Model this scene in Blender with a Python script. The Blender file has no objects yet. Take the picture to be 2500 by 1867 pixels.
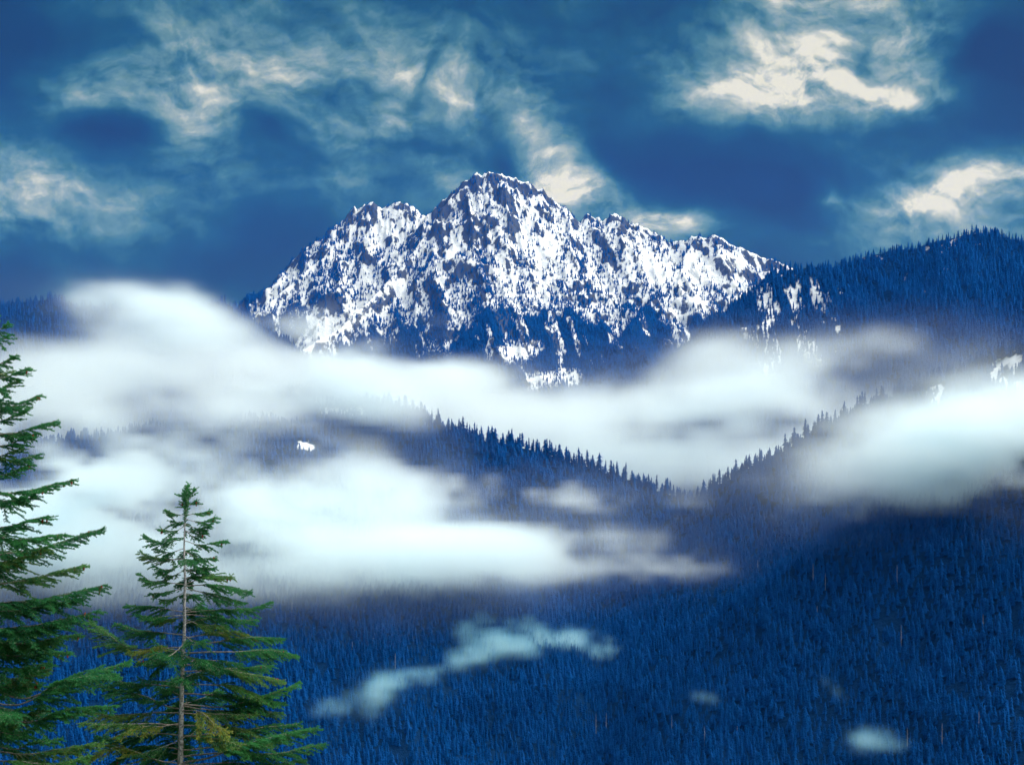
import bpy, math, random
import numpy as np
from mathutils import Vector, Matrix

# ------------------------------------------------------------------ camera, sky, sun, exposure
sc = bpy.context.scene
COL = sc.collection
F = 3434.0                       # focal length in photograph pixels (about 40 degrees across)
CX, HZ = 1250.0, 1150.0          # optical centre column, eye-level row

cam_d = bpy.data.cameras.new('camera')
cam = bpy.data.objects.new('camera', cam_d)
COL.objects.link(cam)
sc.camera = cam
cam.location = (0, 0, 0)
cam.rotation_euler = (math.pi / 2, 0, 0)
cam_d.sensor_width = 36.0
cam_d.lens = 36.0 * F / 2500.0
cam_d.shift_y = (HZ - 933.5) / 2500.0
cam_d.clip_start = 0.5
cam_d.clip_end = 90000.0

SUN_AZ, SUN_EL = math.radians(84), math.radians(54)   # azimuth from +Y towards +X
sun_d = bpy.data.lights.new('sun', 'SUN')
sun_d.energy = 4.4
sun_d.angle = math.radians(90)
sun_d.color = (1.0, 0.985, 0.955)
sun = bpy.data.objects.new('sun', sun_d)
COL.objects.link(sun)
sdir = Vector((math.sin(SUN_AZ) * math.cos(SUN_EL), math.cos(SUN_AZ) * math.cos(SUN_EL), math.sin(SUN_EL)))
sun.rotation_euler = sdir.to_track_quat('Z', 'Y').to_euler()

vs = sc.view_settings
vs.view_transform = 'Standard'
vs.look = 'None'
vs.gamma = 1.0
vs.exposure = 1.04
cy = sc.cycles
cy.use_denoising = True
cy.use_adaptive_sampling = True
cy.adaptive_threshold = 0.03
cy.max_bounces = 12
cy.diffuse_bounces = 2
cy.glossy_bounces = 1
cy.transmission_bounces = 2
cy.transparent_max_bounces = 6
cy.volume_bounces = 12
cy.volume_step_rate = 1.6
cy.volume_max_steps = 256
cy.sample_clamp_indirect = 6.0


def build_world():
    w = bpy.data.worlds.new('World')
    sc.world = w
    w.use_nodes = True
    nt = w.node_tree
    nt.nodes.clear()
    N, L = nt.nodes.new, nt.links.new

    def math_(op, a, b=None, clamp=False):
        n = N('ShaderNodeMath'); n.operation = op; n.use_clamp = clamp
        for i, v in enumerate((a, b)):
            if v is None: continue
            if isinstance(v, (int, float)): n.inputs[i].default_value = v
            else: L(v, n.inputs[i])
        return n.outputs[0]

    def noise(vec, scale, detail, rough=0.55, dist=0.0):
        n = N('ShaderNodeTexNoise')
        n.inputs['Scale'].default_value = scale
        n.inputs['Detail'].default_value = detail
        n.inputs['Roughness'].default_value = rough
        n.inputs['Distortion'].default_value = dist
        L(vec, n.inputs['Vector'])
        return n
    tc = N('ShaderNodeTexCoord')
    sep = N('ShaderNodeSeparateXYZ'); L(tc.outputs['Generated'], sep.inputs[0])
    # cloud deck coordinates: direction over its run, so that clouds flatten towards the horizon
    run = math_('MAXIMUM', math_('ABSOLUTE', sep.outputs[1]), 0.25)
    u = math_('DIVIDE', sep.outputs[0], run)
    v = math_('DIVIDE', sep.outputs[2], run)
    cb = N('ShaderNodeCombineXYZ'); L(u, cb.inputs[0]); L(v, cb.inputs[1])
    uv = cb.outputs[0]
    wn = noise(uv, 7.0, 6, 0.55)
    sub = N('ShaderNodeVectorMath'); sub.operation = 'SUBTRACT'; sub.inputs[1].default_value = (0.5, 0.5, 0.5)
    L(wn.outputs['Color'], sub.inputs[0])
    scl = N('ShaderNodeVectorMath'); scl.operation = 'MULTIPLY'; scl.inputs[1].default_value = (0.085, 0.065, 0)
    L(sub.outputs[0], scl.inputs[0])
    add = N('ShaderNodeVectorMath'); add.operation = 'ADD'; L(uv, add.inputs[0]); L(scl.outputs[0], add.inputs[1])
    wuv = add.outputs[0]
    blobs = [  # column, row, half width, half height, tilt, brightness
        (1415, 455, 95, 55, -10, .72), (1360, 365, 60, 85, 30, .46), (1285, 300, 70, 60, 30, .26), (1200, 240, 90, 60, 20, .14),
        (1650, 535, 120, 50, 8, .55), (2260, 480, 170, 42, 8, .36), (2430, 440, 110, 55, 15, .34), (2020, 488, 40, 34, 0, .24),
        (1900, 190, 230, 70, 10, .30), (2200, 215, 240, 50, -4, .32), (2080, 90, 350, 110, 0, .24), (1640, 130, 90, 120, 20, .16), (1750, 230, 200, 60, 15, .16),
        (940, 310, 110, 45, 15, .34), (1000, 215, 110, 60, 10, .26), (1110, 235, 60, 70, 20, .20), (250, 225, 110, 55, -10, .26), (420, 245, 140, 60, -10, .26), (470, 320, 60, 60, 0, .26),
        (760, 300, 60, 50, 0, .16), (700, 160, 420, 110, 0, .13), (1170, 90, 110, 110, 0, .10), (90, 465, 90, 50, 0, .10), (620, 480, 380, 110, 0, .10), (380, 390, 90, 50, 0, .06),
        (1900, 590, 200, 50, 0, .14), (820, 480, 60, 50, 0, .10), (1050, 440, 160, 60, 0, .10),
        (2440, 120, 130, 90, -10, -.50), (30, 130, 110, 260, 0, -.22), (310, 350, 120, 60, 10, -.20), (650, 310, 130, 100, 0, -.28), (790, 220, 70, 30, 0, -.10),
        (1450, 40, 190, 110, 0, -.26), (1650, 340, 330, 130, 0, -.12), (1800, 430, 420, 80, -6, -.20), (2490, 320, 140, 110, 0, -.26),
        (350, 660, 520, 80, 0, -.14), (550, 90, 90, 30, 15, -.14), (1250, 395, 55, 40, 0, -.30), (2110, 120, 40, 55, 0, -.24),
        (1780, 500, 220, 55, -12, -.16), (1030, 195, 22, 90, -32, -.28), (850, 40, 400, 60, 0, -.08), (2050, 320, 300, 60, 0, -.08),
    ]
    tot = None
    for (px, py, rx, ry, rot, amp) in blobs:
        mp = N('ShaderNodeMapping'); mp.vector_type = 'TEXTURE'
        mp.inputs['Location'].default_value = ((px - CX) / F, (HZ - py) / F, 0)
        mp.inputs['Rotation'].default_value = (0, 0, math.radians(rot))
        mp.inputs['Scale'].default_value = (2.3 * rx / F, 2.3 * ry / F, 1)
        L(wuv, mp.inputs['Vector'])
        g = N('ShaderNodeTexGradient'); g.gradient_type = 'QUADRATIC_SPHERE'
        L(mp.outputs[0], g.inputs[0])
        m = N('ShaderNodeMath'); m.operation = 'MULTIPLY_ADD'
        L(g.outputs['Fac'], m.inputs[0]); m.inputs[1].default_value = amp * 1.0
        if tot is None: m.inputs[2].default_value = 0.0
        else: L(tot, m.inputs[2])
        tot = m.outputs[0]
    st = N('ShaderNodeVectorMath'); st.operation = 'MULTIPLY'; st.inputs[1].default_value = (1, 1.35, 1); L(wuv, st.inputs[0])
    soft = noise(st.outputs[0], 6.5, 3, 0.45).outputs['Fac']
    bil = noise(st.outputs[0], 15.0, 9, 0.58, 0.15).outputs['Fac']
    off = N('ShaderNodeVectorMath'); off.operation = 'ADD'; off.inputs[1].default_value = (.004, .007, 0); L(st.outputs[0], off.inputs[0])
    bil2 = noise(off.outputs[0], 15.0, 9, 0.58, 0.15).outputs['Fac']
    t = math_('ADD', math_('ADD', math_('MULTIPLY', tot, 1.15), 0.37), math_('MULTIPLY', math_('SUBTRACT', soft, 0.5), 1.35))
    # dark bases stay smooth; billows and their relief show where a cloud catches the light
    lit = math_('MAXIMUM', math_('SUBTRACT', t, 0.17), 0.03)
    t = math_('ADD', t, math_('MULTIPLY', math_('MULTIPLY', math_('SUBTRACT', bil, 0.5), 1.7), lit))
    t = math_('ADD', t, math_('MULTIPLY', math_('MULTIPLY', math_('SUBTRACT', bil, bil2), 2.6), lit))
    t = math_('ADD', math_('MULTIPLY', math_('SUBTRACT', t, .40), 1.2), .46)
    ramp = N('ShaderNodeValToRGB'); L(t, ramp.inputs[0])
    e = ramp.color_ramp.elements
    stops = [(0.0, (.000, .008, .026)), (.20, (.000, .020, .048)), (.36, (.003, .046, .078)), (.50, (.028, .106, .130)),
             (.64, (.095, .185, .195)), (.80, (.24, .30, .28)), (1.0, (.58, .56, .47))]
    e[0].position, e[0].color = stops[0][0], (*stops[0][1], 1)
    e[1].position, e[1].color = stops[-1][0], (*stops[-1][1], 1)
    for p, c in stops[1:-1]:
        k = e.new(p); k.color = (*c, 1)
    sky = N('ShaderNodeTexSky'); sky.sky_type = 'NISHITA'; sky.sun_disc = False
    sky.sun_elevation = SUN_EL; sky.sun_rotation = SUN_AZ
    sky.altitude = 700
    up = N('ShaderNodeVectorMath'); up.operation = 'MULTIPLY'; up.inputs[1].default_value = (6.8, 6.8, 6.8)
    L(ramp.outputs[0], up.inputs[0])
    mix = N('ShaderNodeMix'); mix.data_type = 'RGBA'; mix.inputs['Factor'].default_value = 0.96
    L(sky.outputs[0], mix.inputs[6]); L(up.outputs[0], mix.inputs[7])
    bg = N('ShaderNodeBackground'); bg.inputs['Strength'].default_value = 0.1
    L(mix.outputs[2], bg.inputs['Color'])
    out = N('ShaderNodeOutputWorld'); L(bg.outputs[0], out.inputs['Surface'])
    w.cycles.sampling_method = 'MANUAL'
    w.cycles.sample_map_resolution = 512


build_world()

# ------------------------------------------------------------------ helpers
rng = np.random.default_rng(11)
random.seed(11)


def P(px, py, d):
    """a photograph pixel at ground distance d, in metres"""
    return np.array([d * (px - CX) / F, d, d * (HZ - py) / F])


def _hash(ix, iy, seed):
    h = (ix * 374761393 + iy * 668265263 + seed * 2246822519) & 0xffffffff
    h = ((h ^ (h >> 13)) * 1274126177) & 0xffffffff
    return ((h ^ (h >> 16)) & 0xffff) / 65535.0


def vnoise(x, y, seed=0):
    ix = np.floor(x).astype(np.int64); iy = np.floor(y).astype(np.int64)
    fx = x - ix; fy = y - iy
    fx = fx * fx * fx * (fx * (fx * 6 - 15) + 10); fy = fy * fy * fy * (fy * (fy * 6 - 15) + 10)
    a = _hash(ix, iy, seed); b = _hash(ix + 1, iy, seed); c = _hash(ix, iy + 1, seed); d = _hash(ix + 1, iy + 1, seed)
    return (a + (b - a) * fx) * (1 - fy) + (c + (d - c) * fx) * fy


def fbm(x, y, size, octv=5, seed=0, gain=0.5):
    """0..1, centred on about .5; size is the largest feature in metres"""
    s = 0; a = 1; t = 0; f = 1.0 / size
    for o in range(octv):
        s = s + a * vnoise(x * f + 17.3 * o, y * f - 9.1 * o, seed + o); t += a
        a *= gain; f *= 2.03
    return s / t


def ridged(x, y, size, octv=5, seed=0, gain=0.5):
    s = 0; a = 1; t = 0; f = 1.0 / size
    for o in range(octv):
        n = 1 - np.abs(2 * vnoise(x * f + 5.7 * o, y * f + 3.3 * o, seed + o) - 1)
        s = s + a * n * n; t += a
        a *= gain; f *= 2.03
    return s / t


def sstep(a, b, x):
    t = np.clip((x - a) / (b - a), 0, 1)
    return t * t * (3 - 2 * t)


def put(o, parent=None, **kw):
    COL.objects.link(o)
    if parent is not None: o.parent = parent
    for k, v in kw.items(): o[k] = v
    return o


def mesh_np(name, verts, faces, mat=None, smooth=False):
    """verts (n,3), faces (m,3) or (m,4)"""
    me = bpy.data.meshes.new(name)
    verts = np.ascontiguousarray(verts, np.float32); faces = np.ascontiguousarray(faces, np.int32)
    k = faces.shape[1]
    me.vertices.add(len(verts)); me.vertices.foreach_set('co', verts.ravel())
    me.loops.add(faces.size); me.loops.foreach_set('vertex_index', faces.ravel())
    me.polygons.add(len(faces)); me.polygons.foreach_set('loop_start', np.arange(0, faces.size, k, dtype=np.int32))
    try: me.polygons.foreach_set('loop_total', np.full(len(faces), k, np.int32))
    except Exception: pass
    if smooth: me.polygons.foreach_set('use_smooth', np.ones(len(faces), bool))
    me.update(calc_edges=True)
    if mat: me.materials.append(mat)
    return me


def fattr(me, name, vals):
    a = me.attributes.new(name, 'FLOAT', 'POINT'); a.data.foreach_set('value', np.ascontiguousarray(vals, np.float32).ravel())


class NT:
    """small shader-tree builder"""
    def __init__(s, name):
        s.m = bpy.data.materials.new(name); s.m.use_nodes = True
        s.t = s.m.node_tree; s.t.nodes.clear()
        s.out = s.t.nodes.new('ShaderNodeOutputMaterial')

    def n(s, kind, **inp):
        nd = s.t.nodes.new(kind)
        for k, v in inp.items(): s.set(nd, k.replace('_', ' '), v)
        return nd

    def set(s, nd, k, v):
        if isinstance(k, str) and k.isdigit(): k = int(k)
        if hasattr(v, 'is_output'): s.t.links.new(v, nd.inputs[k])
        else: nd.inputs[k].default_value = v

    def attr(s, name):
        nd = s.n('ShaderNodeAttribute'); nd.attribute_name = name
        return nd.outputs['Fac']

    def math(s, op, a, b=0.0, c=None, clamp=False):
        nd = s.t.nodes.new('ShaderNodeMath'); nd.operation = op; nd.use_clamp = clamp
        s.set(nd, 0, a); s.set(nd, 1, b)
        if c is not None: s.set(nd, 2, c)
        return nd.outputs[0]

    def noise(s, scale, detail=4, rough=.55, coord='Object'):
        tc = s.n('ShaderNodeTexCoord')
        return s.n('ShaderNodeTexNoise', Vector=tc.outputs[coord], Scale=scale, Detail=float(detail), Roughness=rough)

    def mix(s, f, a, b):
        nd = s.t.nodes.new('ShaderNodeMix'); nd.data_type = 'RGBA'
        for i, v in ((0, f), (6, a), (7, b)):
            if isinstance(v, tuple): v = (*v, 1)
            s.set(nd, i, v)
        return nd.outputs[2]

    def step(s, x, a, b):
        nd = s.n('ShaderNodeMapRange'); nd.interpolation_type = 'SMOOTHSTEP'
        s.set(nd, 0, x); s.set(nd, 1, a); s.set(nd, 2, b)
        return nd.outputs[0]

    def bsdf(s, color, rough=.8, spec=.2, normal=None):
        b = s.n('ShaderNodeBsdfPrincipled')
        s.set(b, 'Base Color', (*color, 1) if isinstance(color, tuple) else color)
        s.set(b, 'Roughness', rough); s.set(b, 'Specular IOR Level', spec)
        if normal is not None: s.set(b, 'Normal', normal)
        return b

    def bump(s, h, strength=.5, dist=1.0):
        return s.n('ShaderNodeBump', Height=h, Strength=strength, Distance=dist).outputs[0]

    def done(s, sh, sock='Surface'):
        s.t.links.new(sh.outputs[0], s.out.inputs[sock]); return s.m


# ------------------------------------------------------------------ materials
def mat_terrain():
    k = NT('snowy_ground')
    snow = k.attr('snow'); forest = k.attr('forest')
    n1 = k.noise(.045, 6, .62).outputs['Fac']; n2 = k.noise(.011, 5, .6).outputs['Fac']
    n3 = k.noise(.09, 5, .65).outputs['Fac']
    s = k.math('ADD', snow, k.math('MULTIPLY', k.math('SUBTRACT', n3, .5), .7))
    s = k.step(s, .30, .70)
    rock = k.mix(n2, (.022, .032, .055), (.075, .082, .10))
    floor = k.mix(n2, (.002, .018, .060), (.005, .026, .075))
    g = k.mix(s, rock, (.62, .65, .68))
    f = k.math('ADD', forest, k.math('MULTIPLY', k.math('SUBTRACT', n1, .5), .7))
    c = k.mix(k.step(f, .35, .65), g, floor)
    return k.done(k.bsdf(c, 1.0, .0, k.bump(n1, .7, 9.0)))


def mat_needles(name, c0, c1, c2=None):
    k = NT(name)
    t = k.attr('tint')
    c = k.mix(t, c0, c1)
    if c2: c = k.mix(k.step(k.attr('sere'), .0, 1.0), c, c2)
    d = k.bsdf(c, .6, .3)
    tr = k.n('ShaderNodeBsdfTranslucent'); k.set(tr, 'Color', c)
    mx = k.n('ShaderNodeMixShader', Fac=.5); k.t.links.new(d.outputs[0], mx.inputs[1]); k.t.links.new(tr.outputs[0], mx.inputs[2])
    return k.done(mx)


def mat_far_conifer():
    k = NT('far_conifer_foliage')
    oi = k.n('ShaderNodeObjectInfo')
    c = k.mix(oi.outputs['Random'], (.001, .038, .155), (.004, .050, .190))  # blue of the hazy air in between is put into the base colour
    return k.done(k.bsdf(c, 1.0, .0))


def mat_plain(name, c0, c1, scale, rough=.85, bump=.4, bd=.01):
    k = NT(name)
    n = k.noise(scale, 5, .6).outputs['Fac']
    return k.done(k.bsdf(k.mix(k.step(n, .35, .65), c0, c1), rough, .2, k.bump(n, bump, bd)))


M_TER = mat_terrain()
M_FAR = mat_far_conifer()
M_FARWOOD = mat_plain('far_conifer_bark', (.06, .06, .065), (.12, .115, .11), 2.0)
M_SNAG = mat_plain('bleached_wood', (.20, .22, .24), (.34, .36, .38), 1.0)
M_NEEDLE = mat_needles('spruce_needles', (.018, .140, .055), (.065, .300, .080), (.34, .36, .06))
M_BARK = mat_plain('spruce_bark', (.16, .16, .165), (.52, .51, .52), 28.0, .9, .8, .01)
M_TWIG = mat_plain('spruce_branch_wood', (.17, .15, .135), (.36, .33, .30), 30.0, .9, .4, .004)
M_CONE = mat_plain('spruce_cone', (.16, .03, .02), (.30, .07, .04), 60.0, .8, .5, .004)
M_GROUND = mat_plain('hillside_grass', (.03, .045, .02), (.07, .075, .035), .3, .95, .5, .2)


# ------------------------------------------------------------------ terrain
class Terrain:
    def __init__(s, name, x0, x1, y0, y1, step, ridges, floor, detail):
        nx = int((x1 - x0) / step) + 1; ny = int((y1 - y0) / step) + 1
        s.x = np.linspace(x0, x1, nx); s.y = np.linspace(y0, y1, ny)
        s.dx = s.x[1] - s.x[0]; s.dy = s.y[1] - s.y[0]
        X, Y = np.meshgrid(s.x, s.y, indexing='ij')
        H = np.full(X.shape, -1e9); D = np.full(X.shape, 1e9)
        for (pts, k_front, k_back, curve) in ridges:
            q = np.array([P(*p) for p in pts])
            for a, b in zip(q[:-1], q[1:]):
                ab = b[:2] - a[:2]; l2 = (ab ** 2).sum()
                t = np.clip(((X - a[0]) * ab[0] + (Y - a[1]) * ab[1]) / l2, 0, 1)
                ex = X - (a[0] + t * ab[0]); ey = Y - (a[1] + t * ab[1])
                d = np.hypot(ex, ey)
                kk = np.where(ey <= 0, k_front, k_back)
                h = a[2] + t * (b[2] - a[2]) - kk * d * (1 + curve * np.exp(-d / 180.0))
                up = h > H
                H = np.where(up, h, H); D = np.where(up, d, D)
        H = detail(X, Y, H, D)
        s.H = np.maximum(H, floor)
        s.name = name; s.X = X; s.Y = Y; s.D = D
        gx, gy = np.gradient(s.H, s.dx, s.dy)
        s.gx, s.gy = gx, gy
        s.slope = np.hypot(gx, gy)

    def build(s, snow, forest, mat):
        nx, ny = s.X.shape
        v = np.stack([s.X, s.Y, s.H], -1).reshape(-1, 3)
        i = np.arange(nx - 1)[:, None] * ny + np.arange(ny - 1)[None, :]
        f = np.stack([i, i + ny, i + ny + 1, i + 1], -1).reshape(-1, 4)
        me = mesh_np(s.name, v, f, mat, True)
        fattr(me, 'snow', snow); fattr(me, 'forest', forest)
        s.forest = forest; s.snow = snow
        return put(bpy.data.objects.new(s.name, me), kind='structure')

    def at(s, arr, x, y):
        fx = np.clip((x - s.x[0]) / s.dx, 0, len(s.x) - 1.001); fy = np.clip((y - s.y[0]) / s.dy, 0, len(s.y) - 1.001)
        i = fx.astype(int); j = fy.astype(int); a = fx - i; b = fy - j
        return (arr[i, j] * (1 - a) + arr[i + 1, j] * a) * (1 - b) + (arr[i, j + 1] * (1 - a) + arr[i + 1, j + 1] * a) * b

    def scatter(s, n, dens, seed):
        """random points in the frame's wedge, kept with probability dens"""
        r = np.random.default_rng(seed)
        x = r.uniform(s.x[0], s.x[-1], n); y = r.uniform(s.y[0], s.y[-1], n)
        z = s.at(s.H, x, y)
        keep = (np.abs(x / y) < .40) & (z / y > -.25) & (r.random(n) < s.at(dens, x, y))
        return np.stack([x[keep], y[keep], z[keep]], -1)


# --- the snowy mountain, 8.5 km away
def mountain_detail(X, Y, H, D):
    w = sstep(0, 220, D)
    H = H + (ridged(X + .35 * Y, Y * .55, 430, 4, 3) - .45) * 130 * w
    H = H + (ridged(X + .12 * Y, Y * .28, 210, 3, 23) - .45) * 95 * w
    H = H + (ridged(X, Y * .8, 130, 3, 21) - .45) * 26 * (.3 + .7 * w)
    H = H + (fbm(X, Y, 60, 3, 31) - .5) * 16 + (ridged(X, Y * .3, 55, 3, 33) - .4) * 40 * sstep(1150, 1500, H)
    # benches of rounded cliffs on the lower eastern flank
    e = sstep(0, 500, X) * sstep(1250, 950, H)
    b = H / 95.0 + 1.6 * fbm(X, Y, 260, 3, 41)
    H = H + e * 30 * (sstep(.25, .75, b - np.floor(b)) - (b - np.floor(b)))
    return H


M_R = [  # crest polylines as photograph points with their distance; front slope, back slope, steepness at the crest
    ([(540, 800, 8300), (620, 728, 8400), (700, 662, 8500), (790, 580, 8550), (860, 512, 8600), (905, 496, 8600), (932, 512, 8600), (975, 494, 8600),
      (1012, 504, 8580), (1045, 532, 8560), (1080, 488, 8540), (1130, 447, 8520), (1165, 430, 8500), (1195, 414, 8500), (1240, 431, 8500),
      (1290, 450, 8500), (1322, 468, 8500), (1350, 482, 8500), (1372, 512, 8500), (1402, 546, 8500), (1424, 552, 8480), (1440, 522, 8460),
      (1470, 536, 8450), (1500, 524, 8440), (1530, 536, 8430), (1572, 556, 8420), (1625, 586, 8400), (1655, 591, 8400), (1700, 575, 8380),
      (1750, 578, 8360), (1800, 600, 8350), (1850, 622, 8340), (1900, 640, 8320), (1945, 656, 8300), (2060, 700, 8200), (2300, 800, 8100)], .95, 1.1, .25),
    ([(1165, 425, 8500), (1085, 505, 8350), (1040, 575, 8150), (975, 655, 7900), (900, 735, 7650), (830, 800, 7450), (740, 850, 7250), (650, 930, 7000)], 1.0, 1.0, .3),
    ([(905, 496, 8600), (840, 580, 8400), (760, 650, 8200), (660, 735, 7950), (560, 830, 7700)], .95, .95, .2),
    ([(1322, 465, 8500), (1300, 560, 8250), (1270, 650, 7950), (1235, 760, 7600), (1190, 900, 7200)], .9, .9, .2),
    ([(1500, 524, 8440), (1470, 600, 8250), (1440, 690, 7950), (1380, 800, 7600), (1310, 940, 7200)], .85, .85, .15),
    ([(1700, 575, 8380), (1660, 650, 8150), (1600, 720, 7850), (1540, 800, 7500), (1490, 920, 7150)], .8, .8, .1),
    ([(1850, 622, 8340), (1800, 690, 8150), (1740, 760, 7850), (1700, 860, 7500)], .8, .8, .1),
]
mtn = Terrain('mountain', -2200, 2700, 6500, 9100, 7.5, M_R, -560, mountain_detail)
X, Y = mtn.X, mtn.Y
elev = mtn.H
aspect = mtn.gx / (mtn.slope + 1e-6)                      # > 0 faces west
patch = fbm(X, Y, 240, 4, 51); patch2 = fbm(X * 1.6, Y * .5, 90, 4, 61)
crag = fbm(X * 1.2 + .25 * Y, Y * .75, 30, 4, 63)


def blur(A, n):
    for ax in (0, 1):
        C = np.cumsum(np.pad(A, [(n + 1, n) if a == ax else (0, 0) for a in (0, 1)], mode='edge'), axis=ax)
        A = (np.take(C, np.arange(2 * n + 1, C.shape[ax]), axis=ax) - np.take(C, np.arange(0, C.shape[ax] - 2 * n - 1), axis=ax)) / (2 * n + 1)
    return A


Hs = blur(blur(mtn.H, 2), 2); Hw = blur(blur(mtn.H, 9), 9)
hump = (Hs - Hw) / 22.0                                   # > 0 on spurs and knobs, < 0 in gullies
bx, by = np.gradient(Hs, mtn.dx, mtn.dy); steep = np.hypot(bx, by)
snow = 1.0 - 1.0 * sstep(.98, 1.55, steep + .28 * hump + 1.7 * (crag - .5) + .5 * (patch2 - .5)) - .15 * sstep(0, 1, aspect)
west_face = np.exp(-((X - (-300)) / 260) ** 2) * sstep(900, 1300, elev)
snow -= .34 * west_face * sstep(.2, .6, patch2 + .15)
tree_line = sstep(1120, 620, elev - 110 * np.clip(hump, -1.5, 1.5) + 600 * (patch - .5) + 300 * (patch2 - .5))
streak = fbm(X + .3 * Y, Y * .22, 42, 3, 65)
forest = np.clip(tree_line * 1.1 - .8 * sstep(.52, .64, streak) * sstep(350, 700, elev + 500 * (patch - .5)), 0, 1)
mpx = CX + F * X / Y; mpy = HZ - F * elev / Y
def m_spot(ax_, ay_, bx_, by_, w):                       # a cleared avalanche path between two points of the photograph
    t = np.clip(((mpx - ax_) * (bx_ - ax_) + (mpy - ay_) * (by_ - ay_)) / ((bx_ - ax_) ** 2 + (by_ - ay_) ** 2), 0, 1)
    return np.exp(-(((mpx - ax_ - t * (bx_ - ax_)) ** 2 + (mpy - ay_ - t * (by_ - ay_)) ** 2) / (w * (.75 + .6 * streak)) ** 2))
paths = m_spot(980, 690, 860, 770, 26) + m_spot(860, 770, 750, 850, 32) + m_spot(1150, 540, 1090, 640, 26) + m_spot(930, 570, 1000, 560, 26) + m_spot(700, 700, 640, 750, 22) + m_spot(1280, 560, 1340, 640, 40) \
    + m_spot(1560, 640, 1640, 680, 34) + m_spot(1700, 640, 1800, 650, 40) + m_spot(1650, 760, 1690, 740, 30) + m_spot(1230, 870, 1300, 850, 22) + m_spot(1300, 930, 1400, 920, 22) * .8
forest = np.clip(forest - 1.1 * np.clip(paths, 0, 1), 0, 1)
snow = snow + .35 * np.clip(paths, 0, 1)
mtn.build(snow, np.clip(forest * .95 - .1, 0, 1), M_TER)

# --- the dark forested ridges, 4 to 4.5 km away


def ridge_detail(X, Y, H, D):
    w = sstep(0, 160, D)
    H = H + (ridged(X + .2 * Y, Y * .45, 320, 4, 7) - .45) * 90 * w
    return H + (fbm(X, Y, 70, 3, 9) - .5) * 12


E_R = [([(1430, 1010, 4150), (1560, 920, 4200), (1690, 850, 4200), (1760, 775, 4200), (1830, 715, 4200), (1905, 662, 4200), (1960, 655, 4200), (2050, 648, 4200),
         (2110, 628, 4200), (2170, 612, 4180), (2230, 603, 4150), (2300, 584, 4120), (2350, 574, 4100), (2410, 570, 4100), (2460, 582, 4080), (2520, 592, 4050), (2750, 560, 4000), (3000, 520, 3950)], .78, .9, .0),
       ([(2050, 648, 4200), (2020, 760, 3950), (1980, 850, 3750), (1900, 960, 3550)], .7, .7, 0),
       ([(2300, 584, 4120), (2320, 720, 3800), (2300, 850, 3550)], .7, .7, 0)]
eridge = Terrain('forested_ridge', 150, 2300, 2950, 4800, 10, E_R, -560, ridge_detail)
X, Y = eridge.X, eridge.Y
px = CX + F * X / Y
clear = np.exp(-(((px - 1915) / 165) ** 2)) * sstep(640, 520, eridge.H) * sstep(150, 350, eridge.H + 250 * (fbm(X, Y, 200, 3, 71) - .5))
strip = fbm(X, Y * .12, 26, 3, 73)
spot = sstep(.66, .74, fbm(X, Y, 42, 3, 75))
e_forest = np.clip(1.05 - .85 * clear * sstep(.38, .56, strip) - .5 * spot * sstep(200, 600, eridge.H), 0, 1)
eridge.build(np.full(X.shape, .8), e_forest, M_TER)

W_R = [([(-500, 690, 4300), (-150, 725, 4300), (0, 742, 4300), (70, 733, 4300), (120, 731, 4300), (180, 742, 4350), (260, 750, 4400), (380, 752, 4500), (480, 748, 4550), (530, 734, 4600), (560, 742, 4650), (620, 790, 4700), (760, 900, 4800), (860, 1000, 4900)], .7, .85, 0)]
wridge = Terrain('forested_ridge', -2600, 200, 3300, 5400, 12, W_R, -560, ridge_detail)
w_forest = np.clip(1.0 - .9 * sstep(.55, .7, fbm(wridge.X, wridge.Y, 60, 3, 81)) * sstep(-800, -500, wridge.X * 1.0), 0, 1)
wridge.build(np.full(wridge.X.shape, .8), w_forest, M_TER)

# --- the near hillside across the valley, 1.8 to 2.6 km away


def near_detail(X, Y, H, D):
    w = sstep(0, 140, D)
    H = H + (ridged(X + .3 * Y, Y * .5, 260, 4, 13) - .45) * 60 * w
    return H + (fbm(X, Y, 45, 3, 15) - .5) * 10


N_R = [([(600, 1010, 2800), (780, 985, 2720), (900, 975, 2660), (970, 990, 2610), (1050, 1030, 2570), (1140, 1058, 2540), (1250, 1082, 2520), (1400, 1130, 2490), (1500, 1158, 2460),
         (1600, 1192, 2430), (1690, 1222, 2400), (1760, 1260, 2380)], .62, .7, 0),
       ([(-200, 1120, 2350), (150, 1080, 2330), (350, 1050, 2320), (480, 1045, 2320), (620, 1030, 2300), (720, 1042, 2270), (800, 1098, 2240), (880, 1150, 2200), (960, 1215, 2160)], .62, .6, 0),
       ([(1660, 1240, 2300), (1720, 1205, 2270), (1780, 1170, 2240), (1880, 1120, 2200), (1950, 1075, 2170), (2030, 1030, 2130), (2100, 1000, 2100), (2200, 965, 2050), (2290, 935, 2010),
         (2370, 905, 1970), (2450, 870, 1930), (2520, 840, 1890), (2800, 720, 1800)], .85, .8, 0)]
near = Terrain('near_hillside', -1150, 1150, 1150, 3250, 8, N_R, -530, near_detail)
X, Y = near.X, near.Y
npx = CX + F * X / Y; npy = HZ - F * near.H / Y


def spot_at(cx_, cy_, rx, ry):
    return np.exp(-((npx - cx_) / rx) ** 2 - ((npy - cy_) / ry) ** 2)


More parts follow.
